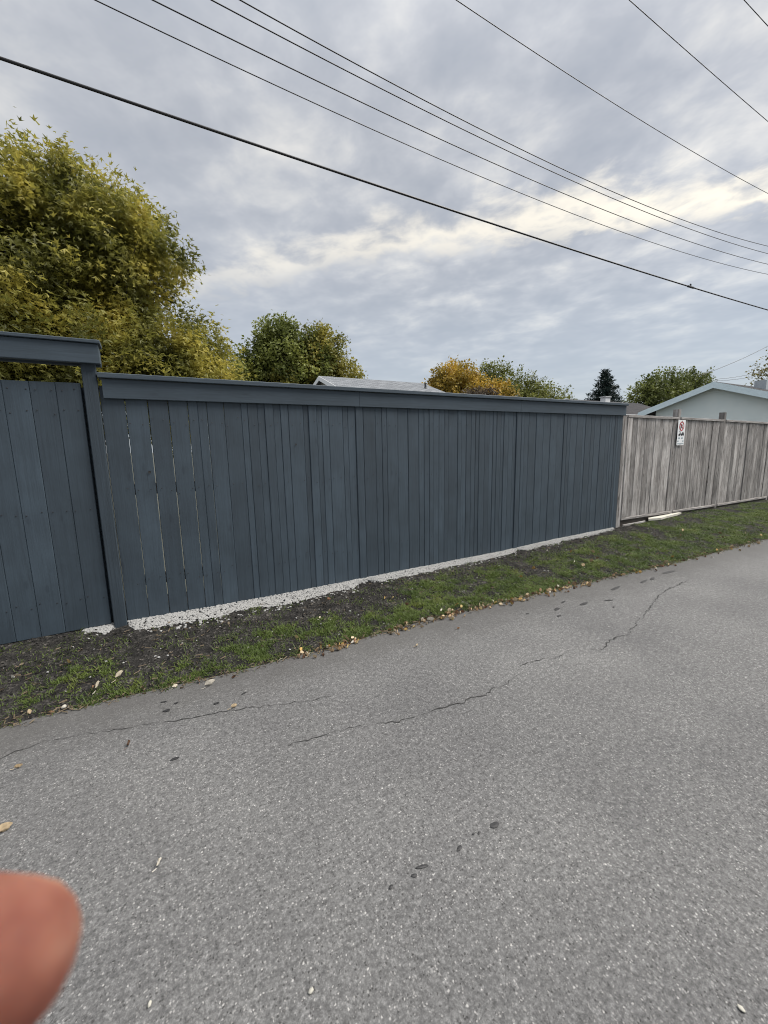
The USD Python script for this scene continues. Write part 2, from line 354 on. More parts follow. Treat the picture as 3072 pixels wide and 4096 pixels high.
def crack(pts, w):
    p = np.array(pts, float)
    t = np.concatenate([[0], np.cumsum(np.linalg.norm(np.diff(p, axis=0), axis=1))])
    s = np.arange(0, t[-1], 0.022)
    c = np.c_[np.interp(s, t, p[:, 0]), np.interp(s, t, p[:, 1])]
    c[:, 0] += rs.normal(0, 0.004, len(s)); c[:, 1] += rs.normal(0, 0.007, len(s)) + 0.012 * (meshkit.fbm(np.c_[s * 6, 0 * s, 0 * s], 3, int(w * 1e4)) - 0.5)
    env = np.interp(s, [0, 0.15, t[-1] - 0.15, t[-1]], [0.25, 1, 1, 0.25])
    hw = 0.5 * w * env * (0.25 + 1.2 * rs.random(len(s))) * np.clip(2.2 * meshkit.fbm(np.c_[s * 9, 0 * s, 0 * s + w * 900], 2, 7) - .25, .32, 1.4)
    d = np.gradient(c, axis=0); d /= np.linalg.norm(d, axis=1, keepdims=True); nrm = np.c_[-d[:, 1], d[:, 0]]
    a, b = c + nrm * hw[:, None], c - nrm * hw[:, None]
    k = len(s)
    top = np.vstack([np.c_[a, np.full(k, 0.0025)], np.c_[b, np.full(k, 0.0025)]])
    i = np.arange(k - 1)
    f = np.vstack([np.c_[i, k + i, k + i + 1], np.c_[i, k + i + 1, i + 1]])
    return top, f


C1 = [(-0.86, 2.44), (-0.753, 2.503), (-0.672, 2.534), (-0.583, 2.549), (-0.463, 2.516), (-0.317, 2.469), (-0.102, 2.411), (0.1, 2.346), (0.289, 2.302), (0.481, 2.233), (0.731, 2.147), (0.858, 2.133)]
C2 = [(0.43, 1.856), (0.569, 1.847), (0.717, 1.837), (0.982, 1.761), (1.05, 1.726), (1.3, 1.70), (1.523, 1.678), (1.597, 1.66), (1.664, 1.668), (1.702, 1.685), (1.8, 1.672), (1.951, 1.704), (2.018, 1.709)]
C3 = [(1.931, 1.798), (2.029, 1.774), (2.126, 1.776), (2.238, 1.758), (2.348, 1.711), (2.396, 1.727), (2.461, 1.742), (2.572, 1.729)]
C4 = [(2.64, 1.658), (2.71, 1.628), (2.793, 1.649), (2.872, 1.677), (2.967, 1.687), (3.025, 1.683), (3.109, 1.674), (3.196, 1.704), (3.305, 1.726), (3.395, 1.763), (3.524, 1.78), (3.625, 1.82), (3.792, 1.866), (3.994, 1.927), (4.129, 1.967), (4.348, 2.016), (4.9, 2.05)]
for c, w in ((C1, .0052), (C2, .0056), (C3, .0044), (C4, .0075)):
    part('crack', crack(c, w), crack_mat, road)


def blot(x, y, a, b, rot, seed, z=0.0035):
    th = np.arange(18) * 2 * math.pi / 18
    rr = 0.72 + 0.56 * meshkit.noise(np.c_[np.cos(th) * 1.5 + seed * 7.1, np.sin(th) * 1.5, 0 * th])
    p = np.c_[np.cos(th) * rr * a, np.sin(th) * rr * b]
    c, s = math.cos(rot), math.sin(rot)
    p = p @ np.array([[c, s], [-s, c]]) + [x, y]
    v = np.vstack([np.c_[p, np.full(18, z)], [[x, y, z + 0.001]]])
    return v, np.array([[i, (i + 1) % 18, 18] for i in range(18)])


spots = [(1.043, 1.007, .026, .015), (0.867, 1.006, .017, .009), (0.971, 1.014, .008, .006), (0.95, 1.022, .006, .005), (0.712, 1.02, .028, .007), (0.668, 1.011, .013, .008), (0.581, 1.019, .009, .007),
         (4.006, 2.313, .11, .02), (4.455, 2.279, .09, .018), (4.61, 2.276, .08, .022), (4.999, 2.301, .13, .025), (3.062, 2.28, .05, .02), (3.375, 2.228, .075, .02), (3.252, 2.355, .05, .012), (3.64, 2.156, .06, .015),
         (3.525, 2.038, .03, .01), (2.765, 2.347, .02, .01), (-0.031, 2.495, .022, .016), (0.021, 2.545, .016, .010), (0.224, 2.417, .02, .012), (0.385, 2.435, .02, .009), (-0.015, 2.055, .024, .010), (-0.044, 2.598, .02, .007), (2.954, 2.172, .03, .012)]
for k, (x, y, a, b) in enumerate(spots):
    part('tar_spot', blot(x, y, a * .8, b * .8, rs.normal(0, .25), k + 1), tar, road)

# ------------------------------------------------------------------ the painted fence
bot = lambda x: float(np.interp(x, [-1.6, -.26, .5, 1, 4, 5, 6.3], [.10, .082, .066, .056, .056, .083, .09]))
fence = thing('painted_fence', 'slate blue painted board fence with a flat cap rail and white gravel at its foot', 'fence')
rf = np.random.default_rng(11)
joints = [-.252, -.096, .057, .202, .345, .491, .628, .770, .910, 1.052, 1.192, 1.335, 1.470, 1.593, 1.741, 1.882]
secs = [joints, None, None]
secs[1] = [1.972, 2.112, 2.251, 2.385, 2.521, 2.662, 2.802, 2.941, 3.080, 3.218, 3.350, 3.495, 3.642, 3.783, 3.917, 4.050, 4.188]
secs[2] = list(np.linspace(4.282, 6.535, 17))
for s, J in enumerate(secs):
    for i in range(len(J) - 1):
        gap = .0014 * rf.uniform(0.3, 1.6)
        if s == 0 and 1 <= i <= 4:
            gap = [.0044, .0044, .0032, .0030][i - 1]
        x0, x1 = J[i] + gap / 2, J[i + 1] - gap / 2
        cut = [x0, x1]
        if (s == 0 and i == 4) or ((s > 0 or i > 5) and rf.random() < .42):     # some places have two narrow boards instead of one wide one
            cut = [x0, x0 + (x1 - x0) * (rf.uniform(.38, .62) if i != 4 or s else .5), x1]
        for xa, xb in zip(cut[:-1], cut[1:]):
            dy = rf.normal(0, 0.0022); h_ = .0004
            b = bar((xa + h_, FY + dy, bot((x0 + x1) / 2) + rf.uniform(-.004, .004)), (xb - h_, FY + 0.019 + dy, 1.97 + rf.uniform(-.01, .01)), rf.uniform(.002, .0045))
            part('board', lean(b, 1.0, rf.normal(0, 0.0004), rf.normal(0, 0.001)), paint_v, fence)
for x0, x1 in ((1.885, 1.968), (4.192, 4.278)):
    part('post', bar((x0, FY - 0.006, 0.0), (x1, FY + 0.085, 1.98), 0.005), paint_v, fence)
part('end_post', bar((6.54, FY + 0.003, 0.02), (6.605, FY + 0.095, 2.0), 0.005), grey_v, fence, label='bare grey wood end post')
for x0, x1 in ((-.228, 1.921), (1.924, 4.232), (4.235, 6.56)):
    part('fascia_board', bar((x0, FY - 0.026, 1.868), (x1, FY - 0.004, 2.012), 0.003, 'x'), paint_h, fence)
for x0, x1 in ((-.248, 2.9), (2.903, 6.575)):
    part('cap_rail', bar((x0, FY - 0.052, 2.0145), (x1, FY + 0.10, 2.052), 0.004, 'x'), paint_h, fence)
for z in (0.36, 1.12, 1.86):
    for x0, x1 in ((-.24, 1.88), (1.972, 4.188), (4.283, 6.535)):
        part('back_rail', bar((x0, FY + 0.024, z), (x1, FY + 0.062, z + 0.089), 0.003, 'x'), back_wood, fence)
nail = plain('nail_heads', (0.02, 0.024, 0.03), 0.5, 0.5)
nails = []


def nail_head(x, y, z, r=0.0055):
    th = np.arange(6) * math.pi / 3
    v = np.vstack([np.c_[x + r * np.cos(th), np.full(6, y), z + r * np.sin(th)], [[x, y - 0.0015, z]]])
    nails.append((v, np.array([[(i + 1) % 6, i, 6] for i in range(6)])))


for J in secs:
    for i in range(len(J) - 1):
        for z in (0.40, 1.16, 1.70):
            for dx in (0.03, 0.11):
                if rf.random() < 0.8:
                    nail_head(J[i] + dx + rf.normal(0, .006), FY - 0.0075, z + rf.normal(0, .018))
part('nail_heads', cat_(nails), nail, fence, kind='stuff')
# knot holes that show dark in the boards
kn = []
for x, z, r in ((0.02, 1.30, .011), (1.247, 1.502, .008), (5.92, 1.42, .006)):
    th = np.arange(10) * math.pi / 5
    v = np.vstack([np.c_[x + r * np.cos(th), np.full(10, FY - .0072), z + 1.1 * r * np.sin(th)], [[x, FY - .006, z]]])
    kn.append((v, np.array([[(i + 1) % 10, i, 10] for i in range(10)])))
part('knot_holes', cat_(kn), crack_mat, fence, kind='stuff')

# gate and its tall frame
gate = thing('gate', 'slate blue board gate under the raised header beam', 'gate')
GJ = [-1.56, -1.41, -1.258, -1.107, -.955, -.808, -.662, -.513, -.362]
for i in range(len(GJ) - 1):
    part('board', bar((GJ[i] + .0005, FY + rf.normal(0, .001), 0.098), (GJ[i + 1] - .0005, FY + 0.02, 1.974 + rf.uniform(-.004, .004)), 0.0035), paint_v, gate)
for z in (0.3, 1.0, 1.72):
    part('back_rail', bar((-1.55, FY + 0.024, z), (-.37, FY + 0.06, z + .089), 0.003, 'x'), paint_h, gate)
nails.clear()
for i in range(len(GJ) - 1):
    for z in (0.34, 1.04, 1.76, 1.92):
        for dx in (0.03, 0.12):
            nail_head(GJ[i] + dx + rf.normal(0, .006), FY - 0.0035, z + rf.normal(0, .012))
part('nail_heads', cat_(nails), nail, gate, kind='stuff')
frame = thing('gateway', 'tall slate blue post and boxed header beam over the gate', 'gateway')
part('gate_stop', bar((-.385, FY + .062, 0.05), (-.30, FY + .082, 1.95), .003), paint_post, frame)
part('post', bar((-.345, FY - 0.030, 0.0), (-.256, FY + 0.060, 2.12), 0.005), paint_post, frame)
part('post', bar((-1.665, FY - 0.030, 0.0), (-1.575, FY + 0.060, 2.12), 0.005), paint_post, frame)
part('header_board', bar((-4.2, FY - 0.072, 2.108), (-.222, FY - 0.034, 2.246), 0.004, 'x'), paint_h, frame)
part('header_board', bar((-4.2, FY + 0.064, 2.108), (-.222, FY + 0.102, 2.246), 0.004, 'x'), paint_h, frame)
part('end_board', bar((-.242, FY - 0.033, 2.122), (-.2225, FY + 0.063, 2.246), 0.003, 'z'), paint_v, frame)
part('header_cap', bar((-4.2, FY - 0.09, 2.2475), (-.208, FY + 0.12, 2.272), 0.004, 'x'), paint_h, frame)

# ------------------------------------------------------------------ the weathered fence and its sign
wf = thing('weathered_fence', 'bare grey weathered plank fence beyond the painted fence', 'fence')
wbot = lambda x: float(np.interp(x, [6.6, 8.2, 10, 12.5, 16], [.215, .185, .152, .125, .09]))
wtop = lambda x: float(np.interp(x, [6.6, 9, 12, 16], [1.846, 1.83, 1.79, 1.75]))
WY = 3.86
posts = [6.64, 8.255, 10.005, 12.55, 14.3, 16.05]
for i, px in enumerate(posts):
    top = [1.86, 2.012, 1.998, 1.985, 1.97, 1.96][i]
    part('post', bar((px - .045 if i else 6.612, WY - 0.005, 0.0), (px + .045 if i else 6.672, WY + 0.085, top), 0.004), grey_v, wf)
for i in range(len(posts) - 1):
    a, b = posts[i] + (.047 if i else .034), posts[i + 1] - .047
    n = max(1, round((b - a) / 0.138))
    J = np.linspace(a, b, n + 1) + np.r_[0, rf.normal(0, .006, n - 1), 0]
    for k in range(n):
        x0, x1 = J[k] + .0028, J[k + 1] - .0028
        bb = bar((x0, WY + rf.normal(0, .005), wbot(x0) + .02), (x1, WY + .019 + rf.normal(0, .001), wtop(x0) - .002), 0.003)
        part('board', lean(bb, 1.0, rf.normal(0, .0012), rf.normal(0, .002)), grey_v, wf)
    for nm, z0, z1, y0, y1, m in (('cap_rail', wtop(a), wtop(b), WY - .022, WY + .07, grey_h), ('bottom_rail', wbot(a) - .022, wbot(b) - .022, WY - .022, WY + .05, grey_h)):
        v, f = bar((a, y0, 0), (b, y1, .038), 0.003, 'x')
        v = v.copy(); v[:, 2] += np.interp(v[:, 0], [a, b], [z0, z1])
        part(nm, (v, f), m, wf)
    v, f = bar((a, WY + .01, 0), (b, WY + .03, .16), 0.003, 'x')
    v = v.copy(); v[:, 2] += np.interp(v[:, 0], [a, b], [wbot(a) - .185, wbot(b) - .185])
    part('kick_board', (v, f), dark_h, wf)
part('kick_board', bar((6.70, WY - .045, .085), (7.35, WY - .025, .118), .004, 'x'), grey_h, wf, label='loose pale strip of wood at the foot of the fence')

sign = thing('parking_sign', 'small white no parking sign with tow truck symbol on weathered fence post', 'sign')
s_white = plain('sign_white', (0.72, 0.73, 0.74), 0.35, 0.5, 0.04)
s_red = plain('sign_red', (0.36, 0.02, 0.025), 0.4, 0.5, 0.08)
s_black = plain('sign_black', (0.010, 0.010, 0.013), 0.4, 0.5, 0.1)
s_teal = plain('sign_faded_print', (0.14, 0.22, 0.25), 0.4, 0.5, 0.1)
SX, SZ0, SW, SH, SYF = 8.185, 1.385, 0.25, 0.44, WY - 0.030


def xz(poly, y, d=0.0012, holes=None):
    m = trimesh.creation.extrude_polygon(Polygon(poly, holes or []) if not isinstance(poly, Polygon) else poly, d, engine='earcut')
    v = np.array(m.vertices)
    return np.c_[SX + v[:, 0], y - v[:, 2], SZ0 + v[:, 1]], np.array(m.faces)


from shapely.geometry import box as sbox, Point
plate = sbox(0, 0, SW, SH).buffer(-.012).buffer(.012)
plate_p = part('plate', xz(plate, SYF + 0.0015, 0.0015), s_white, sign)
ring = Point(0, 0).buffer(1, 24)
from shapely import affinity
cx, cz, rx = SW / 2, SH * .755, .082
outer = affinity.translate(affinity.scale(ring, rx, rx), cx, cz); inner = affinity.translate(affinity.scale(ring, rx * .78, rx * .78), cx, cz)
slash = affinity.translate(affinity.rotate(sbox(-rx * .9, -.009, rx * .9, .009), -45, origin=(0, 0)), cx, cz).intersection(outer)
part('symbol', xz(outer.difference(inner), SYF - .0012), s_red, plate_p, label='red prohibition ring')
part('slash', xz(slash, SYF - .0030), s_red, plate_p)
pm = meshkit.text_mesh('P', 0.088, 0.0012, bold=True); v = np.array(pm.vertices); v[:, 0] -= v[:, 0].mean(); v[:, 1] -= v[:, 1].mean()
part('letter', (np.c_[SX + cx + v[:, 0] + .004, SYF - .0010 - v[:, 2], SZ0 + cz + v[:, 1]], np.array(pm.faces)[:, ::-1]), s_black, plate_p)
truck = [(.125, .175), (.22, .175), (.224, .20), (.21, .213), (.198, .232), (.165, .232), (.158, .208), (.125, .205)]
hook = [(.118, .180), (.126, .186), (.076, .252), (.066, .252), (.066, .228), (.074, .228), (.074, .240)]
towed = [(.038, .178), (.098, .178), (.098, .192), (.086, .206), (.060, .206), (.048, .194), (.038, .19)]
part('tow_truck', cat_([xz(truck, SYF - .0012), xz(towed, SYF - .0012), xz(hook, SYF - .0012)] + [xz(Point(x, .174).buffer(.0125), SYF - .0012) for x in (.052, .084, .145, .203)]), s_black, plate_p)
rows = [(.045, .095, .115, .135), (.145, .195, .115, .135), (.022, .06, .062, .082), (.19, .228, .062, .082), (.02, .23, .022, .032)]
part('print', cat_([xz(sbox(a, c, b, d), SYF - .0012) for a, b, c, d in rows]), s_teal, plate_p)
part('bolt', cat_([xz(Point(SW / 2, z).buffer(.007), SYF - .0030, .003) for z in (.018, SH - .018)]), nail, plate_p)

# pale slab lying by the fence foot
slab = thing('stone_slab', 'pale broken stone slab lying at the foot of the weathered fence', 'slab')
stone_m = plain('pale_stone', (0.50, 0.48, 0.42), 0.85, 0.2, 0.15)
sp = np.array([(7.42, 3.80), (7.66, 3.72), (7.92, 3.755), (8.52, 3.80), (8.5, 3.85), (7.5, 3.85)])
m = poly_slab(sp, 0.112, 0.148); part('slab', m, stone_m, slab)

# ------------------------------------------------------------------ houses behind
shingle = lambda name, c1, c2, mort, sx, sy: mat(name, {
    'g': ('geometry', {}), 'mp': ('mapping', {'rotation': (0, 0, 0), 'scale': (sx, sy, 1)}), 'b': ('brick_texture', {'scale': 1.0, 'color1': c1, 'color2': c2, 'mortar': mort, 'mortar_size': 0.012, 'brick_width': 0.33, 'row_height': 0.14}),
    'n': ('noise_texture', {'scale': 25.0, 'detail': 6.0}), 'rn': ('rgb_ramp', {'ramp': [(0.3, (0.72,) * 3), (0.7, (1.25,) * 3)]}), 'm': ('mix_color', {'blend_type': 'multiply', 'fac': 1.0}),
    'bp': ('bump', {'strength': 0.4, 'distance': 0.01}), 'p': ('principled_bsdf', {'roughness': 0.9, 'specular_ior_level': 0.2})},
    [('g.position', 'mp.vector'), ('mp.vector', 'b.vector'), ('g.position', 'n.vector'), ('n.fac', 'rn.fac'), ('b.color', 'm.a'), ('rn.color', 'm.b'), ('m.result', 'p.base_color'), ('b.fac', 'bp.height'), ('bp.normal', 'p.normal')])
sh_grey = shingle('grey_shingles', (0.125, 0.135, 0.15), (0.20, 0.212, 0.23), (0.07, 0.075, 0.08), 1, 1)
sh_dark = shingle('dark_shingles', (0.026, 0.026, 0.029), (0.04, 0.038, 0.041), (0.015, 0.015, 0.016), 1, 1)
white_trim = plain('white_trim', (0.66, 0.67, 0.68), 0.5, 0.4, 0.06)
siding = plain('grey_siding', (0.30, 0.29, 0.28), 0.7, 0.3, 0.06)
stucco = mat('mint_stucco', {'g': ('geometry', {}), 'n': ('noise_texture', {'scale': 1.4, 'detail': 6.0, 'roughness': 0.6}), 'n2': ('noise_texture', {'scale': 60.0, 'detail': 4.0}), 'r': ('rgb_ramp', {'ramp': [(0.3, (0.60, 0.665, 0.66)), (0.7, (0.67, 0.715, 0.70))]}),
                             'bp': ('bump', {'strength': 0.5, 'distance': 0.01}), 'p': ('principled_bsdf', {'roughness': 0.9, 'specular_ior_level': 0.2})},
             [('g.position', 'n.vector'), ('g.position', 'n2.vector'), ('n.fac', 'r.fac'), ('r.color', 'p.base_color'), ('n2.fac', 'bp.height'), ('bp.normal', 'p.normal')])
sky_trim = plain('pale_blue_trim', (0.56, 0.66, 0.70), 0.5, 0.4, 0.06)
pipe_m = plain('dark_pipe', (0.05, 0.055, 0.06), 0.5, 0.4)


def gable_house(root, axis, a0, a1, ridge_c, ridge_z, half, slope, wall_m, roof_m, trim_m, over=0.35, inset=0.45, thick=0.10, fascia=0.2):
    """Gable house. axis 'x': the ridge runs along x from a0 to a1 at y = ridge_c."""
    def put(v):
        v = np.asarray(v, float)
        return v if axis == 'x' else np.c_[v[:, 1], v[:, 0], v[:, 2]]
    flip = axis == 'y'

    def add(name, v, f, m):
        f = np.asarray(f)
        if flip:
            f = f[:, ::-1]
        return part(name, (put(v), f), m, root)
    wh = half - inset
    wz = ridge_z - thick - slope * wh
    b0, b1 = a0 + over, a1 - over
    # walls as one closed pentagonal prism
    prof = np.array([(ridge_c - wh, -0.1), (ridge_c + wh, -0.1), (ridge_c + wh, wz), (ridge_c, ridge_z - thick - .003), (ridge_c - wh, wz)])
    pv, pf = prism(prof, b1 - b0)
    add('wall', np.c_[pv[:, 2] + b0, pv[:, 0], pv[:, 1]], pf, wall_m)
    for s in (-1, 1):
        e = ridge_c + s * half; ez = ridge_z - slope * half
        prof = [(ridge_c, ridge_z), (e, ez), (e, ez - thick), (ridge_c, ridge_z - thick)]
        if s > 0:
            prof = prof[::-1]
        pv, pf = prism(prof, a1 - a0 - .04)
        roof = add('roof_slope', np.c_[pv[:, 2] + a0 + .02, pv[:, 0], pv[:, 1]], pf, roof_m)
        for x0, x1 in ((a0 - .005, a0 + .018), (a1 - .018, a1 + .005)):     # barge boards on both gables
            up, dn = 0.012, fascia
            prof = [(ridge_c, ridge_z + up - .02), (e + s * .01, ez + up - .02), (e + s * .01, ez - dn), (ridge_c, ridge_z - dn)]
            if s > 0:
                prof = prof[::-1]
            pv, pf = prism(prof, x1 - x0)
            add('barge_board', np.c_[pv[:, 2] + x0, pv[:, 0], pv[:, 1]], pf, trim_m)
        roof0 = roof if s < 0 else roof0
        prof = [(e + s * .001, ez - .005), (e + s * .02, ez - .005), (e + s * .02, ez - fascia + .03), (e + s * .001, ez - fascia + .03)]
        if s > 0:
            prof = prof[::-1]
        pv, pf = prism(prof, a1 - a0)
        add('eave_board', np.c_[pv[:, 2] + a0, pv[:, 0], pv[:, 1]], pf, trim_m)
    return roof0


h1 = thing('shed_roof_house', 'low building with pale grey shingle roof and white trim seen over the painted fence', 'house')
roof1 = gable_house(h1, 'x', 7.06, 12.75, 18.0, 4.63, 2.9, 0.365, siding, sh_grey, white_trim, over=0.25)
part('vent_pipe', tube([(12.0, 16.75, 4.0), (12.0, 16.75, 4.42)], 0.055, 10), pipe_m, roof1, smooth=40)
part('vent_collar', tube([(12.0, 16.75, 4.08), (12.0, 16.75, 4.24)], [0.12, 0.058], 10), pipe_m, roof1, smooth=40)

h2 = thing('garage', 'mint green stucco garage with pale blue gable trim behind the weathered fence', 'garage')
roof2 = gable_house(h2, 'x', 20.0, 27.0, 8.22, 3.77, 2.86, 0.345, stucco, sh_dark, sky_trim, over=0.3, inset=0.62, fascia=0.25)
part('roof_vent', bar((22.4, 7.35, 3.3), (22.9, 7.75, 3.86), .01), plain('galvanised', (0.33, 0.36, 0.38), 0.4, 0.5, 0.08), roof2)

h3 = thing('dark_roof_house', 'brown shingled house roof low between the fences', 'house')
roof3 = gable_house(h3, 'x', 22.0, 30.0, 16.6, 4.05, 2.8, 0.38, siding, sh_dark, white_trim)
part('chimney', bar((25.16, 16.0, 3.2), (25.68, 16.35, 4.22), .015), white_trim, roof3, label='boxy white chimney')
part('chimney_cap', bar((25.11, 15.95, 4.223), (25.73, 16.4, 4.26), .01), white_trim, roof3)

# ------------------------------------------------------------------ trees
LEAF = np.array([[0, 0, 0], [.5, .36, .10], [1, 0, -.06], [.5, -.36, .10]])
LF = np.array([[0, 1, 2], [0, 2, 3]])
# a lobed maple like leaflet for the near tree
LEAF3 = np.array([[0, 0, 0], [.42, .17, .05], [.95, 0, -.08], [.42, -.17, .05], [.10, .10, .03], [.62, .62, -.03], [.10, -.10, .03], [.62, -.62, -.03]])
LF3 = np.array([[0, 1, 2], [0, 2, 3], [0, 5, 1], [0, 3, 7]])


def leaf_cloud(centers, outward, per, spread, size, rg, tmpl=(LEAF, LF), droop=0.25):
    n = len(centers) * per
    c = np.repeat(centers, per, 0); o = np.repeat(outward, per, 0)
    t = rg.random(n)[:, None]
    pos = c + o * (t - .35) * spread * 1.9 + rg.normal(0, 1, (n, 3)) * spread * .40
    d = o * .7 + rg.normal(0, .75, (n, 3)); d[:, 2] -= droop
    d /= np.linalg.norm(d, axis=1, keepdims=True)
    up = np.array([0, 0, 1.0]) * .8 + o * .5 + rg.normal(0, .55, (n, 3))
    s = np.cross(up, d); s /= np.linalg.norm(s, axis=1, keepdims=True) + 1e-9
    u = np.cross(d, s)
    L = (size * rg.uniform(.6, 1.25, n))[:, None, None]
    T, F = tmpl
    v = pos[:, None] + L * (T[None, :, :1] * d[:, None] + T[None, :, 1:2] * s[:, None] + T[None, :, 2:] * u[:, None])
    f = F[None] + (np.arange(n) * len(T))[:, None, None]
    return v.reshape(-1, 3), f.reshape(-1, 3)


def tree(name, label, lobes, trunk_xy, mats, per, spread, size, seed, trunk_r=.14, group=None, tmpl=(LEAF, LF), limb_step=6, up=.35, category='tree'):
    rg = np.random.default_rng(seed)
    t = thing(name, label, category, group)
    base = np.array([*trunk_xy, 0.0]); limbs = []
    top = np.mean([l[0] for l in lobes], 0)
    fork = base * .5 + np.array([top[0], top[1], 0]) * .5; fork[2] = max(.9, top[2] * .38)
    limbs.append(tube([base, base + (fork - base) * .5 + rg.normal(0, .04, 3), fork], [trunk_r * 1.35, trunk_r, trunk_r * .82], 9))
    C, O, M = [], [], []
    for k, (c, r, n, *rest) in enumerate(lobes):
        c, r = np.array(c, float), np.array(r, float)
        d = rg.normal(0, 1, (n, 3)); d /= np.linalg.norm(d, axis=1, keepdims=True)
        rad = rg.random(n) ** (1 / 2.1)
        # lumpy outline
        rad = rad * (0.80 + 0.36 * meshkit.noise(d * 2.4 + seed * 3.3 + k * 11))
        p = c + d * r * rad[:, None]
        o = d * .8 + np.array([0, 0, up]) + rg.normal(0, .35, (n, 3)); o /= np.linalg.norm(o, axis=1, keepdims=True)
        C.append(p); O.append(o); M.append(np.full(n, rest[0] if rest else 0))
        mid = fork + (c - fork) * .55 + rg.normal(0, .12, 3)
        limbs.append(tube([fork, mid, c], [trunk_r * .7, trunk_r * .42, trunk_r * .2], 7))
        for q in p[::limb_step]:
            a = mid + (c - mid) * rg.random()
            limbs.append(tube([a, (a + q) / 2 + rg.normal(0, .08, 3), q], [trunk_r * .16, trunk_r * .09, .004], 4))
    C, O, M = np.vstack(C), np.vstack(O), np.concatenate(M)
    part('trunk', cat_(limbs), bark, t, smooth=40)
    for j, mt in enumerate(mats):
        if (M == j).any():
            part('crown', leaf_cloud(C[M == j], O[M == j], per, spread, size, rg, tmpl), mt, t)
    return t


m1 = leafy('box_elder_leaves', [(0, (0.085, 0.100, 0.026)), (0.20, (0.19, 0.19, 0.042)), (0.45, (0.34, 0.285, 0.058)), (0.78, (0.48, 0.355, 0.072)), (1, (0.54, 0.33, 0.075))], clump=((0.36, 0.58), (0.60, 1.32)), clump_scale=1.5, trans=.44)
tree('box_elder_tree', 'large yellowing broadleaf tree rising behind the gate', [
    ((-2.1, 9.7, 4.35), (2.35, 2.0, 2.30), 1150), ((-.08, 9.3, 4.95), (1.04, 1.0, 1.0), 430), ((.66, 9.1, 2.75), (1.08, 1.0, 1.2), 430), ((-.62, 9.2, 3.8), (1.1, .9, 1.2), 220), ((-1.3, 8.6, 2.7), (1.6, 1.0, 1.3), 360), ((-.72, 9.3, 5.35), (.9, .8, .85), 230)],
    (-1.6, 9.8), [m1], 48, .26, .092, 2, .17, tmpl=(LEAF3, LF3))
m2 = leafy('green_gold_leaves', [(0, (0.085, 0.115, 0.034)), (0.36, (0.17, 0.19, 0.046)), (0.56, (0.31, 0.275, 0.055)), (0.85, (0.44, 0.33, 0.06)), (1, (0.50, 0.35, 0.06))], clump_scale=.55, trans=.38)
m2g = leafy('gold_leaves', [(0, (0.13, 0.15, 0.038)), (0.35, (0.28, 0.25, 0.055)), (0.8, (0.48, 0.37, 0.07)), (1, (0.54, 0.38, 0.08))], clump_scale=.8, trans=.3)
tree('round_tree', 'rounded green tree turning gold on its right, left of the shingle roof', [
    ((7.8, 24, 5.9), (2.5, 2.2, 2.5), 620), ((5.6, 24, 5.0), (1.7, 1.6, 1.8), 280), ((10.4, 23.8, 5.0), (1.9, 1.6, 1.7), 300, 1), ((9.3, 23.2, 7.0), (1.4, 1.0, 1.1), 120, 1), ((9.0, 23.0, 5.6), (1.2, .7, 1.0), 90, 1), ((7.0, 22.6, 4.6), (1.0, .7, .9), 70, 1), ((6.9, 23.6, 7.3), (1.1, 1, 1.0), 110)],
    (8.0, 24.2), [m2, m2g], 34, .34, .17, 4, .2)
m3 = leafy('orange_leaves', [(0, (0.20, 0.17, 0.035)), (0.35, (0.40, 0.27, 0.045)), (0.7, (0.54, 0.31, 0.05)), (1, (0.58, 0.38, 0.07))], clump_scale=.9)
tree('orange_tree', 'low orange and gold autumn tree right of the shingle roof', [
    ((17.2, 21, 5.0), (1.9, 1.4, 1.5), 300), ((19.6, 21, 4.6), (2.4, 1.4, 1.1), 300), ((15.9, 21, 4.3), (.9, 1, 1.1), 100)], (17.8, 21), [m3], 26, .28, .17, 6, .14)
m4 = leafy('olive_leaves', [(0, (0.09, 0.11, 0.03)), (0.5, (0.19, 0.20, 0.05)), (0.8, (0.32, 0.27, 0.065)), (1, (0.40, 0.30, 0.11))], clump_scale=.9)
tree('olive_tree', 'olive green thinning tree just right of the orange tree', [
    ((22.6, 23, 5.3), (1.9, 1.5, 2.0), 300), ((25.8, 23, 4.9), (2.5, 1.5, 1.9), 320), ((28.8, 23, 4.5), (2.0, 1.4, 1.5), 190), ((20.0, 23.5, 5.6), (1.4, 1.2, 1.2), 130)], (24.5, 23.2), [m4], 24, .30, .17, 8, .15, limb_step=3)
m5 = leafy('plum_leaves', [(0, (0.05, 0.04, 0.03)), (0.6, (0.11, 0.08, 0.05)), (1, (0.19, 0.12, 0.06))])
tree('plum_bush', 'dull purple brown bush in front of the orange tree', [((17.0, 18.2, 4.02), (1.2, .8, .5), 150)], (17.0, 18.2), [m5], 24, .22, .13, 9, .06, category='bush')
m6 = leafy('bronze_leaves', [(0, (0.07, 0.095, 0.03)), (0.4, (0.15, 0.17, 0.045)), (0.72, (0.28, 0.25, 0.065)), (1, (0.38, 0.27, 0.10))], clump_scale=.5)
tree('bronze_tree', 'row of dark green and bronze treetops behind the left side of the garage roof', [
    ((36.5, 19.5, 5.0), (1.6, 1.5, 1.5), 200), ((39.5, 19.5, 5.5), (2.4, 1.6, 1.9), 280), ((43.5, 19.5, 6.0), (2.2, 1.5, 1.6), 240), ((40.0, 18.5, 4.2), (4.5, 1.5, 1.4), 330)], (40, 19.6), [m6], 24, .34, .2, 10, .17)
m7 = leafy('pink_brown_leaves', [(0, (0.09, 0.08, 0.035)), (0.4, (0.18, 0.16, 0.05)), (0.7, (0.30, 0.17, 0.11)), (1, (0.36, 0.20, 0.15))])
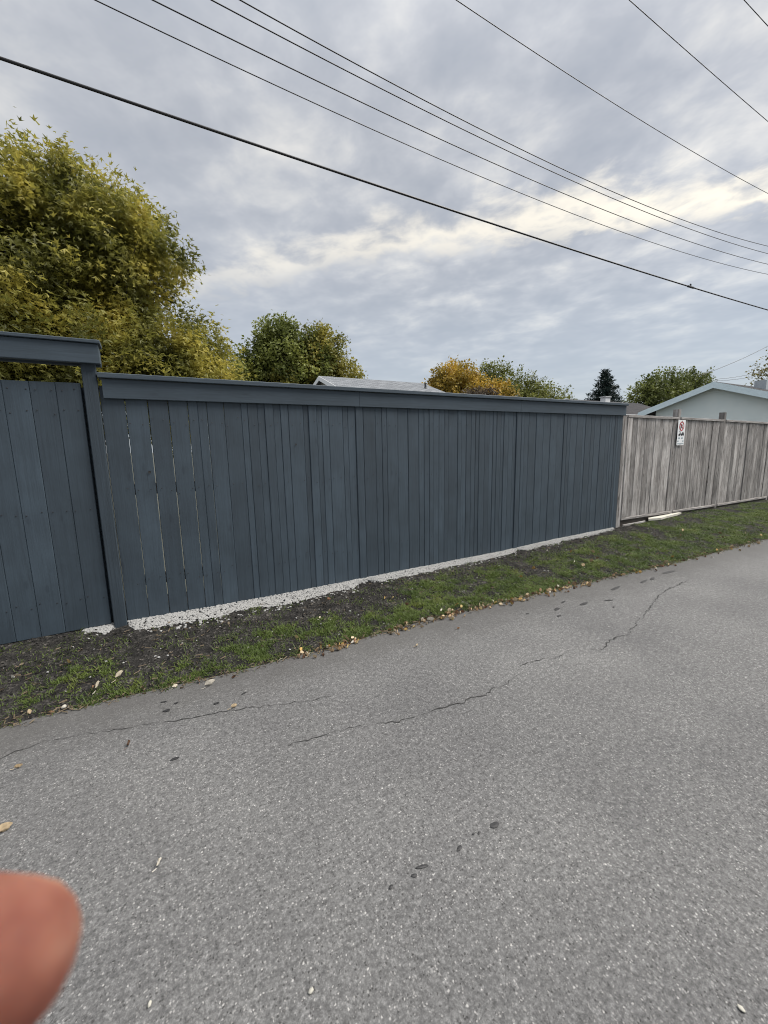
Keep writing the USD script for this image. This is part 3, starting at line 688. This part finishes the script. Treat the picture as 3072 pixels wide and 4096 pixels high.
tree('sparse_tree', 'sparse pinkish tree at the right end behind the garage roof', [((46.5, 14.6, 6.2), (2.7, 2.2, 2.6), 120)], (46.5, 14.6), [m7], 16, .34, .2, 12, .12, limb_step=1)

# spruce: whorls of drooping branches carrying needle sprays
sg = np.random.default_rng(31)
spr = thing('spruce_tree', 'dark blue green pointed spruce between the two fences', 'tree')
needle = leafy('spruce_needles', [(0, (0.012, 0.026, 0.022)), (0.6, (0.026, 0.048, 0.040)), (1, (0.05, 0.075, 0.058))], trans=.08)
SB, ST = np.array([30.6, 19.6]), 6.75
part('trunk', tube([(*SB, 0), (*SB, 3.5), (*SB, ST)], [.2, .11, .012], 8), bark, spr, smooth=40)
P, Dv = [], []
for z in np.arange(1.4, ST - .05, .16):
    reach = 2.75 * ((ST - z) / (ST - 1.4)) ** .9 + .06
    for k in range(9):
        a = sg.random() * 2 * math.pi; r = reach * sg.uniform(.72, 1.14); m_ = max(3, int(r * 11))
        s = np.linspace(.12, 1, m_)
        d = np.array([math.cos(a), math.sin(a), 0])
        P.append(np.c_[SB[0] + d[0] * r * s, SB[1] + d[1] * r * s, z + .18 * r * s ** 2 * 1.2 - .30 * r * s + sg.normal(0, .02, m_)]); Dv.append(np.tile(d + [0, 0, -.1], (m_, 1)))
P, Dv = np.vstack(P), np.vstack(Dv)
part('crown', leaf_cloud(P, Dv, 5, .12, .21, sg, (LEAF * [1, .45, 1], LF), .05), needle, spr)

# ------------------------------------------------------------------ overhead wires
wire_m = plain('black_cable', (0.012, 0.012, 0.014), 0.5, 0.4)
WIRES = [  # y, points (x, z) from which the sag is taken, radius, label
    (6.2, [(-.90, 5.51), (.895, 5.44), (3.65, 5.48), (7.73, 5.54), (13.32, 5.54), (18.3, 5.67)], .0165, 'thick black cable, lowest of the overhead lines'),
    (6.0, [(.058, 6.26), (3.545, 5.99), (7.42, 6.08), (17.4, 6.53)], .0062, 'thin black wire next above the thick cable'),
    (5.9, [(.615, 6.41), (3.49, 6.23), (8.43, 6.28), (17.05, 6.72)], .0072, 'black wire third from the bottom at the left'),
    (5.75, [(1.17, 6.54), (3.415, 6.42), (7.75, 6.41), (16.5, 6.86)], .0072, 'black wire just under the topmost of the left bundle'),
    (5.65, [(1.46, 6.59), (3.35, 6.47), (7.61, 6.44), (16.2, 6.96)], .0072, 'topmost black wire of the left bundle'),
    (7.0, [(5.73, 9.51), (10.12, 9.51), (19.5, 9.84)], .008, 'lone high wire crossing from top middle to right edge'),
    (5.7, [(8.93, 9.86), (11.65, 9.87), (15.42, 9.91)], .0075, 'high wire across the upper right corner'),
    (4.6, [(10.8, 9.82), (11.95, 9.85)], .007, 'short length of wire in the extreme top right corner')]
for y, pts, r, lab in WIRES:
    p = np.array(pts)
    co = np.polyfit(p[:, 0], p[:, 1], 2 if len(p) > 2 else 1)
    if len(p) > 2 and co[0] < 0.0008:
        co = np.r_[0.0008, np.polyfit(p[:, 0], p[:, 1] - 0.0008 * p[:, 0] ** 2, 1)]
    x = np.linspace(-9, 34, 90)
    part_ = part('overhead_wire', tube(np.c_[x, np.full_like(x, y), np.polyval(co, x)], r, 7), wire_m, smooth=True)
    tag(part_, lab, 'wire', None)
    if r > .015:
        co_thick = co
sl = thing('cable_splice', 'small black splice clamp on the thick overhead cable', 'clamp')
zz0 = float(np.polyval(co_thick, 13.25))
part('sleeve', tube([(13.1, 6.2, float(np.polyval(co_thick, 13.1))), (13.4, 6.2, float(np.polyval(co_thick, 13.4)))], .026, 8), wire_m, sl, smooth=40)
part('clip', bar((13.2, 6.19, zz0 + .02), (13.26, 6.21, zz0 + .075), .004), wire_m, sl)
for (a, b, r, lab) in (((41.0, 18, 6.78), (58, 18, 11.76), .02, 'thin service wire rising steeply behind the garage roof'), ((44.0, 18, 6.70), (58, 18, 8.97), .016, 'upper of the two flat service wires behind the garage'),
                       ((44.0, 18, 6.56), (58, 18, 8.59), .016, 'lower of the two flat service wires behind the garage')):
    t = np.linspace(0, 1, 16)[:, None]
    p = np.array(a) + (np.array(b) - np.array(a)) * t; p[:, 2] -= (0.25 * 4 * t * (1 - t))[:, 0]
    tag(part('service_wire', tube(p, r, 6), wire_m, smooth=True), lab, 'wire')

# ------------------------------------------------------------------ gravel, grass, litter
rg = np.random.default_rng(77)
ico = trimesh.creation.icosphere(1); ico0 = trimesh.creation.icosahedron()


def stones(P, R, rg, flat=.65, tmpl=ico0):
    T, F = np.array(tmpl.vertices), np.array(tmpl.faces)
    n = len(P)
    A = rg.normal(0, 1, (n, 3, 3)); Qm = np.linalg.qr(A)[0]
    sc = R[:, None] * rg.uniform(.65, 1.2, (n, 3)); jit = 1 + rg.normal(0, .13, (n, len(T), 1))
    v = (T[None] * jit) * sc[:, None]
    v = np.einsum('nij,nkj->nki', Qm, v); v[:, :, 2] *= flat
    v += P[:, None]
    return v.reshape(-1, 3), (F[None] + (np.arange(n) * len(T))[:, None, None]).reshape(-1, 3)


gravel_m = mat('white_gravel', {'g': ('geometry', {}), 'r': ('rgb_ramp', {'ramp': [(0, (0.26, 0.26, 0.255)), (0.2, (0.52, 0.518, 0.51)), (0.65, (0.70, 0.697, 0.685)), (1, (0.85, 0.845, 0.83))]}), 'p': ('principled_bsdf', {'roughness': 0.8, 'specular_ior_level': 0.3})},
               [('g.random_per_island', 'r.fac'), ('r.color', 'p.base_color')])


def gw(x):   # width of the gravel strip
    w = np.interp(x, [-.55, -.38, -.34, -.25, -.2, .15, .5, 1.0, 1.70, 1.85, 1.96, 2.05, 2.6, 3.6, 4.1, 4.19, 4.27, 4.35, 5.2, 6.0, 6.35, 6.5], [.03, .10, .0, .0, .19, .235, .20, .215, .19, .05, .04, .15, .145, .12, .11, .03, .02, .09, .08, .07, .05, .0])
    return w * .88 + .06 * (meshkit.fbm(np.c_[x * 7, 0 * x, 0 * x], 3, 4) - .5) * (w > .06)


gz = lambda x, y, w: np.maximum(verge_z(x, y) - .004, np.interp(x, [-.6, -.26, .5, 1, 4, 5, 6.5], [.085, .085, .07, .06, .06, .085, .09]) - np.clip((FY - y) / np.maximum(w, .02), 0, 1) ** 1.5 * .03)
n = 15000
x = rg.uniform(-.55, 6.5, n); w = gw(x); dd = rg.random(n) ** .9 * 1.0; dd = np.where(rg.random(n) < .03, rg.uniform(.9, 1.5, n), dd)
y = FY + .03 - dd * (w + .03); keep = w > .01
x, y, w, dd = x[keep], y[keep], w[keep], dd[keep]
R = rg.uniform(.006, .0145, len(x))
part('gravel', stones(np.c_[x, y, gz(x, y, w) + R * .2], R, rg), gravel_m, kind='stuff')
# bed under the gravel so that no soil shows between stones
# stray white stones in the soil
n = 190
x = rg.uniform(-1.2, 7.5, n); e = edge(x); y = e + .05 + rg.random(n) * (FY - .12 - e)
R = rg.uniform(.004, .011, n)
part('stray_pebbles', stones(np.c_[x, y, verge_z(x, y) + R * .45], R, rg), gravel_m, kind='stuff')
# soil crumbs
n = 5200
x = rg.uniform(-1.6, 7.6, n); e = edge(x); y = e + .05 + rg.random(n) ** .7 * (FY - .05 - e)
R = rg.uniform(.003, .013, n) * rg.uniform(.5, 1, n)
part('soil_crumbs', stones(np.c_[x, y, verge_z(x, y) + R * .2], R, rg), soil, kind='stuff')

grass_m = mat('grass_blades', {'g': ('geometry', {}), 'n': ('noise_texture', {'scale': 3.2, 'detail': 3.0}), 'a': mth('multiply_add', None, 0.62, None), 'b': mth('multiply_add', None, 0.8, -0.22),
                               'r': ('rgb_ramp', {'ramp': [(0, (0.042, 0.070, 0.015)), (0.26, (0.095, 0.132, 0.028)), (0.46, (0.165, 0.176, 0.042)), (0.62, (0.23, 0.21, 0.070)), (0.8, (0.32, 0.27, 0.15)), (1, (0.48, 0.42, 0.30))]}),
                               'p': ('principled_bsdf', {'roughness': 0.55, 'specular_ior_level': 0.3}), 't': ('translucent_bsdf', {}), 'x': ('mix_closure', {'fac': .3})},
              [('g.position', 'n.vector'), ('n.fac', 'b.value1'), ('g.random_per_island', 'a.value1'), ('b.value', 'a.value3'), ('a.value', 'r.fac'), ('r.color', 'p.base_color'), ('r.color', 't.color'), ('p.BSDF', 'x.closure1'), ('t.BSDF', 'x.closure2')], surface='x.closure')


def density(x, y):
    e = edge(x); t = (y - e) / (3.72 - e)
    p = np.stack([x, y, 0 * x], -1)
    nz = meshkit.fbm(p * 2.1, 3, 40) ; nf = meshkit.fbm(p * 7.0, 2, 44)
    reach = np.interp(x, [-2, -.9, -.3, .3, .9, 1.6, 2.4, 3.2, 4.2, 5, 6, 7, 14], [.20, .32, .52, .72, .84, .78, .82, .80, .74, .90, .98, 1.0, 1.1])
    d = np.clip((reach + (nz - .5) * 1.25 - t) / .30, 0, 1)
    nt = meshkit.fbm(p * 17.0, 2, 47)
    d *= np.clip(.30 + 2.6 * (nf - .36), .08, 1) * np.clip(np.interp(x, [-.5, 1.0, 4], [.15, .38, .55]) + 3.2 * (nt - .36), .06, 1)
    d = np.maximum(d, .05 * (nf > .5))
    d *= np.clip((y - e + .035) / .05, 0, 1)
    w = gw(x)
    return np.where((y > FY - w - .01) & (x < 6.5), 0.0, d)


N = 760000
x = rg.uniform(-2.4, 13.5, N); e = edge(x)
y = e - .03 + rg.random(N) * (3.84 - e + .03)
keep = rg.random(N) < density(x, y) * np.interp(x, [-2, 3, 7, 13], [1, 1, .75, .55])
x, y = x[keep], y[keep]; n = len(x)
L = rg.uniform(.012, .040, n) * (1 + .8 * (rg.random(n) < .06)); wd = rg.uniform(.0013, .0026, n) * np.interp(x, [0, 4, 10], [1, 1.2, 1.8])
az = rg.random(n) * 2 * math.pi; tilt = rg.uniform(.45, 1.45, n)
d = np.stack([np.cos(az), np.sin(az)], -1); s = np.stack([-np.sin(az), np.cos(az)], -1)
z0 = verge_z(x, y) - .003
prof = [(0, 1.0, .0), (.5, .9, .12), (1.0, .12, .0)]
V = np.zeros((n, 5, 3))
for j, (t, wj, _) in enumerate(prof):
    ang = tilt * (0.55 + .6 * t)
    c = np.c_[x + d[:, 0] * L * t * np.sin(ang), y + d[:, 1] * L * t * np.sin(ang), z0 + L * t * np.cos(ang)]
    if j < 2:
        V[:, 2 * j] = c; V[:, 2 * j + 1] = c
        V[:, 2 * j, :2] += s * (wd * wj)[:, None]; V[:, 2 * j + 1, :2] -= s * (wd * wj)[:, None]
    else:
        V[:, 4] = c
F = np.array([[0, 1, 3], [0, 3, 2], [2, 3, 4]])
part('grass', (V.reshape(-1, 3), (F[None] + (np.arange(n) * 5)[:, None, None]).reshape(-1, 3)), grass_m, kind='stuff')
# dry stalks and shredded litter on the soil
n = 2600
x = rg.uniform(-1.5, 9, n); e = edge(x); y = e + rg.random(n) ** 1.3 * (3.7 - e); y[:1100] = e[:1100] + rg.normal(.012, .025, 1100); az = rg.random(n) * math.pi; L = rg.uniform(.012, .05, n)
z0 = np.maximum(verge_z(x, y), 0.0) + .006
V = np.zeros((n, 4, 3)); dx = np.c_[np.cos(az), np.sin(az)] * L[:, None]; sx = np.c_[-np.sin(az), np.cos(az)] * rg.uniform(.0009, .0022, n)[:, None]
for j, (a, b) in enumerate(((-.5, -1), (.5, -1), (.5, 1), (-.5, 1))):
    V[:, j, 0] = x + a * dx[:, 0] + b * sx[:, 0]; V[:, j, 1] = y + a * dx[:, 1] + b * sx[:, 1]; V[:, j, 2] = z0 + a * rg.normal(0, .008, n) + .004
straw = mat('dry_stalks', {'g': ('geometry', {}), 'r': ('rgb_ramp', {'ramp': [(0, (0.10, 0.075, 0.045)), (0.6, (0.24, 0.19, 0.115)), (1, (0.40, 0.34, 0.24))]}), 'p': ('principled_bsdf', {'roughness': 0.8})}, [('g.random_per_island', 'r.fac'), ('r.color', 'p.base_color')])
part('dry_stalks', (V.reshape(-1, 3), (np.array([[0, 1, 2], [0, 2, 3]])[None] + (np.arange(n) * 4)[:, None, None]).reshape(-1, 3)), straw, kind='stuff')

# fallen leaves: each its own thing, copies of four curled shapes
leaf_mats = [mat('fallen_leaf_' + k, {'oi': ('object_info', {}), 'r': ('rgb_ramp', {'ramp': ramp}), 'tc': ('texture_coordinate', {}), 'n': ('noise_texture', {'scale': 60.0, 'detail': 4.0}), 'rn': ('rgb_ramp', {'ramp': [(0.3, (0.7,) * 3), (0.7, (1.15,) * 3)]}),
                                       'm': ('mix_color', {'blend_type': 'multiply', 'fac': 1.0}), 'p': ('principled_bsdf', {'roughness': 0.7, 'specular_ior_level': 0.3})},
                 [('oi.random', 'r.fac'), ('tc.object', 'n.vector'), ('n.fac', 'rn.fac'), ('r.color', 'm.a'), ('rn.color', 'm.b'), ('m.result', 'p.base_color')])
             for k, ramp in (('tan', [(0, (0.28, 0.19, 0.11)), (0.5, (0.46, 0.34, 0.20)), (1, (0.58, 0.47, 0.32))]), ('gold', [(0, (0.30, 0.19, 0.06)), (0.5, (0.45, 0.30, 0.10)), (1, (0.52, 0.41, 0.19))]),
                             ('brown', [(0, (0.09, 0.05, 0.03)), (0.5, (0.19, 0.10, 0.055)), (1, (0.30, 0.18, 0.10))]), ('pale', [(0, (0.50, 0.44, 0.34)), (1, (0.68, 0.64, 0.56))]))]


def curled(seed, length=.055, width=.5, curl=1.0):
    r = np.random.default_rng(seed)
    t = np.linspace(0, 1, 7); half = width * length * .5 * np.sin(np.pi * t ** .85) ** .8 + .0008
    vs = []
    for i, tt in enumerate(t):
        for s in (-1, -.5, 0, .5, 1):
            vs.append((length * (tt - .5), half[i] * s * math.cos(curl * .8 * abs(s)), .35 * length * curl * abs(s) ** 1.5 * half[i] / (width * length * .5) + .18 * length * curl * (tt - .5) ** 2 * 4 + .002))
    v = np.array(vs) + r.normal(0, .0012, (35, 3)); v[:, 2] -= v[:, 2].min() - .0015
    f = []
    for i in range(6):
        for j in range(4):
            a = i * 5 + j
            f += [[a, a + 5, a + 6], [a, a + 6, a + 1]]
    return v, np.array(f)


def leaf_thing(loc, rot, shape, label, group=None, name='fallen_leaf', first={}):
    path = numbered('/World', name)
    x = UsdGeom.Xform.Define(stage, path)
    x.AddTranslateOp().Set(Gf.Vec3d(*map(float, loc))); x.AddRotateXYZOp().Set(Gf.Vec3f(*map(float, rot)))
    p = x.GetPrim()
    if shape not in first:
        sd, ln, wd_, cu, mt = shape
        usdkit.mesh(stage, path + '/blade', curled(sd, ln, wd_, cu), leaf_mats[mt], smooth=True)
        st = tube([(-ln * .5, 0, .004), (-ln * .72, .003, .003), (-ln * .95, .008, .002)], .0011, 4)
        usdkit.mesh(stage, path + '/stalk', st, leaf_mats[mt])
        first[shape] = path
    else:
        p.GetReferences().AddInternalReference(first[shape]); p.SetInstanceable(True)
    return tag(p, label, 'leaf', group)


SH = [(1, .036, .34, 1.9, 0), (2, .031, .38, 1.7, 0), (3, .042, .28, 2.0, 1), (4, .033, .34, 1.8, 1), (5, .034, .32, 2.0, 2), (6, .029, .38, 1.6, 2), (7, .048, .21, 2.0, 0), (8, .030, .34, 1.7, 3)]
zones = [(-1.0, .85, 13, .03, 'left end of the asphalt edge'), (.80, 1.28, 40, .03, 'asphalt edge below the first fence panel'), (1.55, 2.3, 52, .035, 'asphalt edge before the first panel post'), (2.35, 3.2, 46, .035, 'asphalt edge below the middle fence panel'),
         (3.2, 3.9, 40, .05, 'asphalt edge near the second panel post'), (3.9, 7.6, 44, .04, 'far right stretch of the asphalt edge')]
hue = ['tan', 'tan', 'golden', 'golden', 'brown', 'brown', 'long tan', 'pale']
for za, zb, cnt, sp_, where in zones:
    for _ in range(int(cnt * (1.25 if za > 0 else .8))):
        x = rg.uniform(za, zb); yy_ = edge(x) + rg.normal(-.005, sp_); z = max(0.001, float(verge_z(np.array([x]), np.array([yy_]))[0]) + .006); k = int(rg.choice(len(SH), p=[.2, .2, .06, .08, .12, .12, .1, .12]))
        leaf_thing((x, yy_, z), (rg.normal(0, 20), rg.normal(0, 20), rg.uniform(0, 360)), SH[k], f'{hue[k]} dry leaf drifted along the {where}', f'{hue[k]} leaves at the {where}')
for _ in range(34):
    x = rg.uniform(-.9, 8); e = float(edge(x)); yy_ = e + .1 + rg.random() * (3.45 - e)
    leaf_thing((x, yy_, float(verge_z(np.array([x]), np.array([yy_]))[0]) + .014), (rg.normal(0, 22), rg.normal(0, 22), rg.uniform(0, 360)), SH[rg.integers(len(SH))], 'dry leaf lying loose in the grass or soil, away from the asphalt edge', 'leaves scattered over the verge')
for (x, y, rot, k, lab) in ((1.608, 2.368, 20, 1, 'tan leaf alone on the asphalt below the middle of the painted fence'), (-.097, 1.509, 60, 7, 'tiny yellow leaf alone on the near asphalt above the fingertip'), (-.211, 2.276, 70, 4, 'reddish brown leaf below the left crack in the asphalt'),
                            (-.659, 2.377, 10, 1, 'pale leaf near the left picture edge by the crack'), (.304, 2.317, 15, 0, 'tan leaf lying on the left crack of the road'), (2.054, 2.427, 0, 5, 'brown leaf on asphalt right of the middle leaf drift'),
                            (-.619, 1.973, 25, 6, 'long dry leaf cut by the left picture edge')):
    leaf_thing((x, y, .002), (4, 5, rot), SH[k], lab)
pale = (21, .062, .24, 1.8, 3)
for (x, y, rot, lab) in ((-.277, 2.989, 50, 'white curled scrap on the dark soil at the left'), (.221, 2.63, 8, 'long white leaf lying on the left asphalt edge'), (1.955, 2.66, -40, 'whitish curled leaf beside the middle leaf drift'), (-.39, 2.925, 75, 'small pale scrap in the soil left of the white curl')):
    leaf_thing((x, y, max(.004, float(verge_z(np.array([x]), np.array([y]))[0]) + .02)), (6, -8, rot), pale, lab, name='pale_scrap')

# loose stones on the road
peb = plain('road_pebble', (0.34, 0.33, 0.29), 0.8, 0.3, 0.1)
for k, (x, y, r, lab) in enumerate(((-.13, 1.096, .007, 'pale stone on the asphalt just right of the fingertip'), (.254, .9, .009, 'pale stone at the bottom edge left of centre'), (1.211, .293, .0085, 'cream stone near the bottom right corner'))):
    p = part('pebble', stones(np.array([[0, 0, r * .35]]), np.array([r]), np.random.default_rng(k), .6, ico), peb, smooth=60)
    UsdGeom.Xformable(p).AddTranslateOp().Set(Gf.Vec3d(x, y, 0)); tag(p, lab, 'stone')

# ------------------------------------------------------------------ the photographer's hand, one finger in front of the lens
skin = mat('skin', {'g': ('geometry', {}), 'n': ('noise_texture', {'scale': 85.0, 'detail': 3.0}), 'n2': ('noise_texture', {'scale': 900.0, 'detail': 2.0}), 'r': ('rgb_ramp', {'ramp': [(0.32, (0.105, 0.038, 0.027)), (0.5, (0.165, 0.074, 0.054)), (0.66, (0.235, 0.130, 0.092))]}),
                    'bp': ('bump', {'strength': 0.12, 'distance': 0.0006}),
                    'p': ('principled_bsdf', {'roughness': 0.75, 'specular_ior_level': 0.2, 'subsurface_weight': 0.55, 'subsurface_scale': 0.004, 'subsurface_radius': (1.0, 0.32, 0.16)})},
           [('g.position', 'n.vector'), ('n.fac', 'r.fac'), ('r.color', 'p.base_color'), ('g.position', 'n2.vector'), ('n2.fac', 'bp.height'), ('bp.normal', 'p.normal')])


def ball(p, r):
    return manifold3d.Manifold.sphere(r, 24).translate(tuple(map(float, p)))


def chain(pts, rad):
    out = []
    for a, b, ra, rb in zip(pts[:-1], pts[1:], rad[:-1], rad[1:]):
        out.append(manifold3d.Manifold.batch_hull([ball(a, ra), ball(b, rb)]))
    return out


# millimetres: right, down, forward of the lens
bones = []
FINGER = [(-43.05, 50.45, 46.02), (-52.0, 50.65, 45.55), (-66, 51.5, 44.0), (-90, 60, 28), (-104, 84, -12)]
bones += chain(FINGER, [7.5, 8.4, 8.9, 9.6, 11.5])
palm = [(-104, 84, -12), (-104, 104, -18), (-102, 124, -22), (-98, 142, -26)]
wrist = (-84, 178, -60)
bones += [manifold3d.Manifold.batch_hull([ball(p, 11.5) for p in palm] + [ball((-86, 165, -48), 17)])]
for mcp, (dx, dy), ln in zip(palm[1:], ((0, 0), (0, 3), (3, 6)), (1.0, .94, .78)):
    m_ = np.array(mcp, float)
    bones += chain([m_, m_ + np.array([-4, 4, 40]) * ln, m_ + np.array([16, 6, 56]) * ln, m_ + np.array([30, 7, 50]) * ln], [10.5, 9.0, 8.2, 7.4])
bones += chain([(-90, 160, -46), (-74, 128, -52), (-66, 100, -46), (-62, 78, -36)], [15, 12, 10, 8.6])
bones += chain([(-86, 165, -48), wrist, (-60, 330, -190)], [19, 26, 43])
hand = manifold3d.Manifold.batch_boolean(bones, manifold3d.OpType.Add).refine_to_length(3.0)
hm = hand.to_mesh(); hm = trimesh.Trimesh(np.array(hm.vert_properties[:, :3]), np.array(hm.tri_verts), process=True)
trimesh.smoothing.filter_taubin(hm, lamb=.5, nu=.53, iterations=10)
hv = CAM + (np.array(hm.vertices) * .001) @ W.T
hf = np.array(hm.faces)
person = thing('person', 'fingertip of the hand holding the camera, blurred at the lower left corner', 'person')
part('hand', (hv, hf), skin, person, smooth=True)

# the phone that takes the picture lies in that hand, just behind its own lens
phone = thing('smartphone', 'dark smartphone held upright in the hand behind the lens', 'phone')
ph_m = plain('phone_body', (0.02, 0.02, 0.022), 0.3, 0.5)
a_, b_ = bar((-60, -24, -10), (16, 136, -1.5), 2.5, 'y')
part('body', (CAM + (a_ * .001) @ W.T, b_), ph_m, phone)
a_, b_ = bar((-57.5, -21.5, -10.6), (13.5, 133.5, -10.05), .2, 'y')
part('screen', (CAM + (a_ * .001) @ W.T, b_), plain('phone_screen', (0.01, 0.01, 0.012), 0.08, 0.5), phone)
